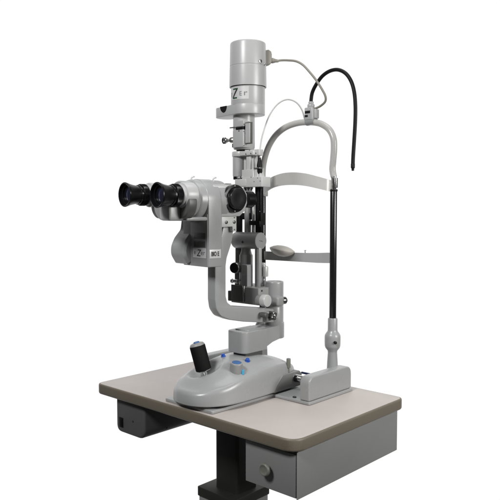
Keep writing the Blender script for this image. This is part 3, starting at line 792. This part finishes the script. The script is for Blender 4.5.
def bent_poly(polys, fx, z, m_):
    b = new()
    for pl_ in polys:
        vs = [b.verts.new((p[0], p[1], 0)) for p in pl_]; b.faces.new(vs)
    bmesh.ops.subdivide_edges(b, edges=b.edges[:], cuts=6, use_grid_fill=True)
    r = bmesh.ops.extrude_face_region(b, geom=b.faces[:]); bmesh.ops.translate(b, vec=(0, 0, 0.0004), verts=[g for g in r['geom'] if isinstance(g, bmesh.types.BMVert)])
    for v in b.verts:
        a = a0 + sp0 * fx + v.co.x / ro; rr = ro + 0.0002 + v.co.z
        v.co = Vector((C0.x + rr * math.cos(a), C0.y + rr * math.sin(a), z + v.co.y))
    obj('lettering', b, m_, nk)
obj('lettering', text_mesh('E', 0.0175, bend=(C0, ro + 0.0003, a0 + sp0 * 0.02, zb_ + 0.001), sx=0.62), 'faint_ink', nk)
obj('lettering', text_mesh('E', 0.0170, bend=(C0, ro + 0.0003, a0 + sp0 * 0.56, zb_ + 0.002), sx=0.95), 'faint_ink', nk)
obj('lettering', text_mesh('r', 0.0225, bend=(C0, ro + 0.0003, a0 + sp0 * 0.76, zb_ + 0.002), sx=1.25), 'faint_ink', nk)
zh = 0.0285
bent_poly([[(0.0025, zh), (0.0215, zh), (0.0205, zh - 0.0036), (0.0025, zh - 0.0036)]], 0.15, zb_ - 0.005, 'green_ink')
bent_poly([[(0.0002, 0.0036), (0.0185, 0.0036), (0.0185, 0), (0.0002, 0)]], 0.15, zb_ - 0.005, 'green_ink')
bent_poly([[(0.0002, 0.0037), (0.0058, 0.0037), (0.0207, zh - 0.0037), (0.0150, zh - 0.0037)]], 0.15, zb_ - 0.005, 'ink')
# flange: stadium reaching out to the left
xe = tx_(226, y=TYc); re_ = 0.0265
dl = (T.x - xe)
pts = []
RF = 0.0485
for i in range(41):
    a = -math.pi / 2 + math.pi * i / 40; pts.append((T.x + RF * math.cos(a), T.y + RF * math.sin(a)))
for i in range(33):
    a = math.pi / 2 + math.pi * i / 32; pts.append((T.x - dl + 0.0 + re_ * math.cos(a), T.y + (re_ + 0.004) * math.sin(a)))
b = new(); prism(b, pts, k(115.5), k(105.6), Matrix.Identity(4), 0.0015, seg=3)
fl = obj('lamp_flange', b, 'paint_light', lamp, 30)
b = new(); hp = at(225.0, 104.9, y=T.y - re_ - 0.006)
tdir = V(1, -0.12, 0).normalized()
pr = [(0.0145 * math.cos(math.pi + math.pi * i / 20), 0.0165 * math.sin(math.pi + math.pi * i / 20)) for i in range(21)]
ft = frame(V(hp.x, T.y - re_ - 0.009, k(105.4) - 0.0008), tdir, UP)
prism(b, pr, -0.006, 0.004, ft, 0)
obj('aperture_notch_shade', b, 'matt_black', fl)  # black half-disc set proud; its colour stands for a shaded recess
# filter column
C1 = V(tx_(244.0), T.y, 0)
b = new(); lathe(b, [(0.022, k(149.6)), (0.0285, k(149.4)), (0.0312, k(147.6)), (0.0312, k(115.4))], frame(C1, (1, 0, 0), (0, 1, 0)), 96)
fc = obj('filter_column', b, 'paint_light', lamp, 40)
yb = T.y - 0.036
def xb(u): return at(u, 135, y=yb).x
b = new(); box(b, (xb(232.6), yb, zt_(147.2, 240, yb)), (xb(243.2), yb + 0.03, zt_(129.6, 240, yb)), 0.002)
box(b, (xb(232.8), yb + 0.002, zt_(126.4, 240, yb)), (xb(243.0), yb + 0.03, zt_(120.5, 240, yb)), 0.0015)
box(b, (xb(233.6), yb + 0.004, zt_(132, 240, yb)), (xb(242.4), yb + 0.03, zt_(123, 240, yb)), 0.0005)
obj('filter_box', b, 'paint_light', fc, 40)
b = new(); box(b, (xb(243.6), yb + 0.0065, zt_(142.8, 246, yb)), (xb(248.2), yb + 0.016, zt_(122.8, 246, yb)), 0.001)
obj('scale_plate', b, 'paint_light', fc)
b = new(); box(b, (xb(243.3), yb + 0.0085, zt_(143.6, 246, yb)), (xb(248.9), yb + 0.015, zt_(121.8, 246, yb)), 0.0005)
obj('plate_edge', b, 'paint_dark', fc)
b = new(); box(b, (xb(235.5), yb + 0.0005, zt_(129.2, 240, yb)), (xb(242.8), yb + 0.02, zt_(126.8, 240, yb)), 0.0004); obj('filter_slot', b, 'matt_black', fc)
b = new(); q = at(232, 127.5, y=yb); box(b, (q.x - 0.012, yb + 0.002, q.z - 0.0015), (q.x + 0.012, yb + 0.008, q.z + 0.0017), 0.0006); obj('filter_lever', b, 'steel', fc)
b = new(); q = at(239, 130.9, y=yb); cyl(b, (q.x, yb + 0.0005, q.z), (0, -1, 0), 0.002, 0.001, 0.0002)
obj('screw', b, 'screw', fc)
for v in (124.2, 131.5, 145.5):
    b = new(); q = at(243.8, v, y=yb); cyl(b, (q.x, yb + 0.001, q.z), (0, -1, 0), 0.0013, 0.0012, 0.0002); obj('screw', b, 'screw', fc)
b = new(); q = at(232.7, 145.2, y=yb); box(b, (q.x - 0.006, yb + 0.003, q.z - 0.006), (q.x + 0.006, yb + 0.02, q.z + 0.005), 0.0012); obj('hinge', b, 'matt_black', fc)
q = at(233, 140.2, y=yb + 0.014)
b = new(); cyl(b, q + V(0.006, 0, 0), (-1, -0.25, 0), 0.0085, 0.014, 0.003); cyl(b, q + V(-0.004, -.002, 0), (-1, -0.25, 0), 0.0042, 0.022, 0.0008)
cyl(b, q + V(-0.018, -.006, 0), (-1, -0.25, 0), 0.0068, 0.006, 0.001); kn = obj('slit_length_knob', b, 'steel', fc)
b = new(); cyl(b, q + V(-0.022, -.007, 0), (-1, -0.35, 0), 0.0092, 0.009, 0.0012, knurl=0.0006); obj('knob_grip', b, 'dark_steel', fc)
b = new(); cyl(b, V(tx_(240.8), T.y, k(151.5)), UP, 0.0125, k(148.5) - k(151.5), 0.0005); obj('neck_bearing', b, 'matt_black', lamp)
# slit head: top plate, barrel, uprights, lower block
b = new()
C2 = V(tx_(241.5), T.y, 0)
lathe(b, [(0.026, k(156.4)), (0.0272, k(155.8)), (0.0272, k(152.0)), (0.026, k(151.4))], frame(C2, (1, 0, 0), (0, 1, 0)), 80)
box(b, (C2.x, T.y - 0.023, k(156.2)), (tx_(258.5), T.y + 0.018, k(151.6)), 0.002)
box(b, (tx_(254), T.y - 0.013, k(156.6)), (tx_(262), T.y + 0.006, k(150.4)), 0.002)
sh = obj('slit_head_plate', b, 'white_paint', lamp, 40)
b = new()
for u, v in ((246, 154), (251, 153.4), (256, 153.2), (237, 154.6)):
    b = new(); q = at(u, v, y=T.y - 0.0232); cyl(b, (q.x, T.y - 0.0226 + (0.004 if u < 240 else 0), q.z), (0, -1, 0), 0.0022, 0.0016, 0.0003); obj('screw', b, 'steel', sh)
for u in (250.5, 257.5):
    b = new(); q = at(u, 150.6, y=T.y); cyl(b, (q.x, q.y, k(151.8)), UP, 0.004, 0.0045, 0.0006); obj('screw', b, 'steel', sh)
C3 = V(tx_(240.0), T.y - 0.006, 0)
b = new(); lathe(b, [(0.0155, k(176.4)), (0.0168, k(175.6)), (0.0168, k(156))], frame(C3, (1, 0, 0), (0, 1, 0)), 64)
obj('slit_barrel', b, 'paint_light', lamp)
b = new()
for u0, u1, y0, y1, v0, v1 in ((246.2, 250.0, -0.016, 0.0, 184, 156), (251.2, 253.6, -0.008, 0.01, 184, 156), (254.4, 257.2, -0.014, 0.006, 186, 168), (243.6, 246.0, -0.004, 0.014, 184, 156)):
    box(b, (tx_(u0, T.y + y0), T.y + y0, k(v0)), (tx_(u1, T.y + y0), T.y + y1, k(v1)), 0.0012)
box(b, (tx_(246.2), T.y - 0.019, k(187)), (tx_(257.6), T.y + 0.014, k(170)), 0.0015)
obj('slit_upright', b, 'white_paint', lamp)
b = new(); box(b, (tx_(244), T.y + 0.016, k(184)), (tx_(256), T.y + 0.019, k(156)), 0.0005); obj('slit_back_plate', b, 'paint_mid', lamp)
b = new()
box(b, (tx_(234.6, T.y - 0.022), T.y - 0.022, k(186.8)), (tx_(246, T.y - 0.022), T.y + 0.016, k(179)), 0.003)
box(b, (tx_(243, T.y - 0.020), T.y - 0.020, k(187.4)), (tx_(261.6, T.y - 0.020), T.y + 0.018, k(177.5)), 0.0018)
box(b, (tx_(258.2), T.y - 0.010, k(184.4)), (tx_(262.4), T.y + 0.006, k(168.5)), 0.001)
lbk = obj('slit_lower_block', b, 'white_paint', lamp, 40)
b = new()
for u, v in ((251, 177.2), (254, 181.6), (257.5, 178), (260, 181)):
    b = new(); q = at(u, v, y=T.y - 0.0205); cyl(b, (q.x, T.y - 0.0195, q.z), (0, -1, 0), 0.0012, 0.0014, 0.0002); obj('screw', b, 'screw', lbk)
b = new(); q = C3; cyl(b, V(q.x, q.y, k(179.4)), UP, 0.0150, k(175.6) - k(179.4), 0.001, knurl=0.0012); obj('slit_width_ring', b, 'black', lamp)
b = new(); q = at(240.5, 177.2, y=C3.y - 0.014); cyl(b, (q.x - 0.004, C3.y - 0.010, q.z), (-0.2, -1, 0), 0.0036, 0.010, 0.001); cyl(b, (q.x + 0.004, C3.y - 0.012, q.z), (0.1, -1, 0), 0.002, 0.006, 0.0005)
obj('slit_pin', b, 'chrome', lamp)
# black plug the thin lead goes into
plg = at(259.6, 166, y=T.y - 0.006)
b = new(); lathe(b, [(0.0052, k(174.5)), (0.0080, k(172.5)), (0.0080, k(166)), (0.0060, k(162.4)), (0.0042, k(160)), (0.0036, k(158.6))], frame(V(plg.x, plg.y, 0), (1, 0, 0), (0, 1, 0)), 32)
obj('lead_plug', b, 'matt_black', lamp, 40)
b = new(); box(b, (plg.x - 0.012, plg.y - 0.012, k(169.6)), (plg.x + 0.010, plg.y + 0.004, k(168.5)), 0.0003); obj('plug_clip', b, 'steel', lamp)
# stack of discs under the block, and the supporting rods
b = new()
for v0, v1, r in ((189.2, 187.2, 0.0140), (191.0, 189.0, 0.0120)): cyl(b, V(tx_(248.2), T.y, k(v0)), UP, r, k(v1) - k(v0), 0.0006)
obj('mirror_seat', b, 'dark_steel', lamp)
b = new()
yk = T.y + 0.002
box(b, (tx_(255.0, yk), yk, k(235)), (tx_(258.0, yk), yk + 0.012, k(187)), 0.001)
box(b, (tx_(257.6, yk), yk + 0.001, k(235)), (tx_(260.6, yk), yk + 0.012, k(187)), 0.0008)
obj('prism_rail', b, 'black', lamp)
b = new()
box(b, (tx_(251.2, yk), yk - 0.010, k(225)), (tx_(261.8, yk), yk + 0.016, k(220.6)), 0.0015)
box(b, (tx_(258.6, yk), yk - 0.006, k(221)), (tx_(262.2, yk), yk + 0.012, k(212.8)), 0.001)
cyl(b, V(tx_(260.6, yk), yk - 0.004, k(226.5)), UP, 0.003, 0.01)
obj('rail_clamp', b, 'matt_black', lamp)
b = new(); q = at(259.7, 211.5, y=yk); cyl(b, (q.x, yk + 0.001, q.z), (0, -1, 0), 0.0014, 0.0012, 0.0003); obj('rail_screw', b, 'steel', lamp)
b = new(); cyl(b, V(tx_(252.4), T.y + 0.004, k(234)), UP, 0.0048, k(204.5) - k(234), 0.0008, 24)
obj('steel_rod', b, 'steel', lamp)
b = new(); cyl(b, V(tx_(246.4), T.y + 0.006, k(234)), UP, 0.0098, k(203.5) - k(234), 0.001, 32)
obj('guide_rod', b, 'paint_mid', lamp)
b = new(); box(b, (tx_(236.6), T.y - 0.004, k(234)), (tx_(240.8), T.y + 0.008, k(216)), 0.001)
box(b, (tx_(237), T.y + 0.002, k(219.6)), (tx_(250.5), T.y + 0.012, k(213)), 0.001)
box(b, (tx_(243), T.y + 0.010, k(216)), (tx_(250.5), T.y + 0.018, k(203)), 0.001)
obj('prism_bracket', b, 'matt_black', lamp)
# horizontal tilt barrel
zb1 = zt_(240.9, 261, TYc)
xr = at(261, 241, y=TYc - 0.004).x; xl = at(236, 240, y=TYc - 0.004).x
b = new(); lathe(b, [(0.0205, 0), (0.0232, 0.0015), (0.0240, 0.003), (0.0240, xr - xl - 0.0012), (0.0232, xr - xl), (0.005, xr - xl + 0.0002)], axis_frame((xl, TYc - 0.004, zb1), (1, 0, 0)), 96)
tb_ = obj('tilt_barrel', b, 'paint_mid', lamp, 30)
b = new()
for dy, dz, r in ((0.0, 0.0, 0.0016), (0.006, -0.001, 0.0012), (-0.006, 0.001, 0.0012)): b = new(); cyl(b, (xr - 0.0004, TYc - 0.004 + dy, zb1 + dz), (1, 0, 0), r, 0.0012, 0.0003); obj('screw', b, 'screw', tb_)
b = new(); q = at(242.5, 242, y=TYc - 0.028); cyl(b, (q.x, TYc - 0.0272, q.z), (0, -1, 0), 0.0035, 0.0012, 0.0003)
obj('screw', b, 'screw', tb_)
# lower slit control group
b = new(); box(b, (tx_(236.2), TYc - 0.004, k(273)), (tx_(241.4), TYc + 0.010, k(246)), 0.001); box(b, (tx_(236), TYc - 0.006, k(287)), (tx_(244), TYc + 0.014, k(271)), 0.001)
obj('control_back_plate', b, 'paint_dark', lamp)
b = new(); cyl(b, V(tx_(246.5), TYc - 0.002, k(288)), UP, 0.0195, k(254) - k(288), 0.004, 48); lathe(b, [(0.0188, k(256)), (0.0145, k(251)), (0.0125, k(246))], frame(V(tx_(246.5), TYc - 0.002, 0), (1, 0, 0), (0, 1, 0)), 48)
obj('lens_column', b, 'paint_mid', lamp, 40)
b = new()
yl = TYc - 0.034
mx_ = frame((0, 0, 0), (1, 0, 0), (0, 0, 1))
xa, xb2 = at(241.0, 270, y=yl).x, at(247.3, 270, y=yl).x
prism(b, rounded([(xa, k(285.6)), (xb2, k(285.6)), (xb2, k(263.8)), (xa, k(263.2))], [0.003, 0.003, 0.006, 0.008], 5), -yl - 0.022, -yl, mx_, 0.0018, seg=3)
obj('control_box', b, 'paint', lamp, 40)
b = new(); yk2 = yl + 0.010
q = at(234.5, 267.4, y=yk2); dk = V(0.12, -1, 0).normalized()
cyl(b, q + V(0.010, 0.004, 0) , dk, 0.0160, 0.017, 0.0015, knurl=0.0006)
obj('slit_width_knob', b, 'steel', lamp)
b = new(); cyl(b, q + V(0.010, 0.004, 0) + dk * 0.0165, dk, 0.0148, 0.004, 0.0015); obj('slit_knob_face', b, 'matt_black', lamp)
b = new(); q = at(235.0, 281.2, y=yk2); cyl(b, q + V(-0.006, 0, 0), (1, 0.2, 0), 0.0058, 0.016, 0.001); cyl(b, q + V(-0.013, -0.001, 0), (1, 0.1, 0), 0.0068, 0.004, 0.001)
cyl(b, q + V(0.022, 0, -0.006), (0, 0, 1), 0.0036, 0.008, 0.001)
obj('detent_lever', b, 'chrome', lamp)
b = new(); yt = TYc - 0.006; xt = at(258.4, 265, y=yt).x
lathe(b, [(0.0100, k(290)), (0.0100, k(249)), (0.0090, k(247))], frame(V(xt, yt, 0), (1, 0, 0), (0, 1, 0)), 48)
obj('support_tube', b, 'paint', lamp)
b = new(); yc = TYc + 0.012; x5 = at(263.6, 280, y=yc).x
cyl(b, V(x5, yc, k(292)), UP, 0.0038, k(262.5) - k(292), 0.0005, 24); obj('centring_rod', b, 'chrome', lamp)
b = new(); box(b, (x5 - 0.009, yc - 0.008, k(275.6)), (x5 + 0.012, yc + 0.008, k(266)), 0.002); cyl(b, V(x5 + 0.010, yc - 0.004, k(275.4)), UP, 0.0075, k(265.2) - k(275.4), 0.0015); cyl(b, V(x5 + 0.0, yc - 0.002, k(264.8)), UP, 0.0075, 0.008, 0.0015)
obj('rod_clamp', b, 'knob_face', lamp, 40)
# ---- illumination arm block
yf = 0.262
zi0 = at(240, 303.2, y=yf).z; zi1 = at(240, 286.6, y=yf).z
xi0 = at(231.2, 295, y=yf).x; xi1 = at(258.6, 297, y=yf).x
b = new(); prism(b, rounded([(xi0, yf), (xi1, yf), (xi1, PC.y + 0.005), (PC.x, PC.y + 0.018), (xi0, TYc + 0.045)], [0.002, 0.004, 0.01, 0.01, 0.004], 5), zi0, zi1, Matrix.Identity(4), 0.0018, seg=3)
ia = obj('illumination_arm', b, 'paint_mid', lamp, 40)
b = new(); box(b, (xi0 - 0.018, yf + 0.004, zi0 + 0.002), (xi0 + 0.001, yf + 0.05, zi1 - 0.016), 0.002)
obj('arm_end', b, 'paint_dark', ia)
b = new(); pa_ = at(233, 290, y=yf - 0.001); box(b, (xi0 + 0.001, yf - 0.0015, zi0 + 0.004), (xi0 + 0.045, yf + 0.001, zi1 + 0.004), 0.0008); obj('arm_dark_plate', b, 'paint_dark', ia)  # thin dark plate over the left part of the arm's front face
b = new(); q = at(243.6, 290, y=yf - 0.004); cyl(b, (q.x, yf - 0.003, zi0 + 0.006), UP, 0.0022, zi1 - zi0 - 0.002, 0.0005); obj('arm_rod', b, 'dark_steel', ia)
b = new(); q = at(261.8, 290.8, x=xi1); cyl(b, (xi1 - 0.0004, q.y, q.z), (1, 0, 0), 0.0026, 0.0012, 0.0003); obj('screw', b, 'matt_black', ia)
q = at(268.0, 301.0, x=xi1 + 0.034)
b = new(); cyl(b, (xi1 - 0.002, q.y, q.z), (1, 0, 0), 0.0150, 0.018, 0.003); obj('centring_boss', b, 'paint_mid', ia)
b = new(); lathe(b, [(0.0150, 0), (0.0168, 0.0012), (0.0170, 0.003), (0.0170, 0.016), (0.0160, 0.0180), (0.0140, 0.0184)], axis_frame((xi1 + 0.015, q.y, q.z), (1, 0, 0)), 96, knurl=(0.0025, 0.0161, 0.0005))
obj('centring_knob', b, 'knob_face', ia, 30)

# ================================================================== LEADS
lead = empty('lamp_power_cable', T + UP * k(59.3), 'grey-tan cable looping from the lamp head plug to the arch top', 'cable')
p0 = T + UP * k(59.3) + dr * 0.086
b = new()
gp = [(281, 60.3), (288, 60.3), (296, 61.2), (303, 65), (310, 72.5), (316, 80), (321.5, 88.5), (325.3, 96), (325.2, 101.5), (320.5, 106), (315.2, 108.6)]
n_ = len(gp)
pts = [p0] + [at(u, v, y=p0.y + (post_y - p0.y) * (i + 1) / n_ + 0.002) for i, (u, v) in enumerate(gp)]
tube(b, spline(pts, 8), 0.0032, 16)
obj('cable_sheath', b, 'tan', lead, 80)
thin = empty('fixation_lead', (plg.x, plg.y, k(158)), 'thin pale lead arching from the tower plug up to the arch top', 'cable')
gp = [(259.7, 154), (260.6, 145), (262.3, 136), (265.5, 125.5), (270, 114.5), (276, 105.8), (283, 100.6), (290, 99.6), (297, 103), (302, 110), (304.4, 118), (305.6, 121.2)]
pts = [V(plg.x, plg.y, k(159))] + [at(u, v, y=plg.y + (post_y - plg.y) * (i + 1) / len(gp)) for i, (u, v) in enumerate(gp)]
b = new(); tube(b, spline(pts, 8), 0.0021, 12)
obj('lead_sheath', b, 'cable_white', thin, 80)
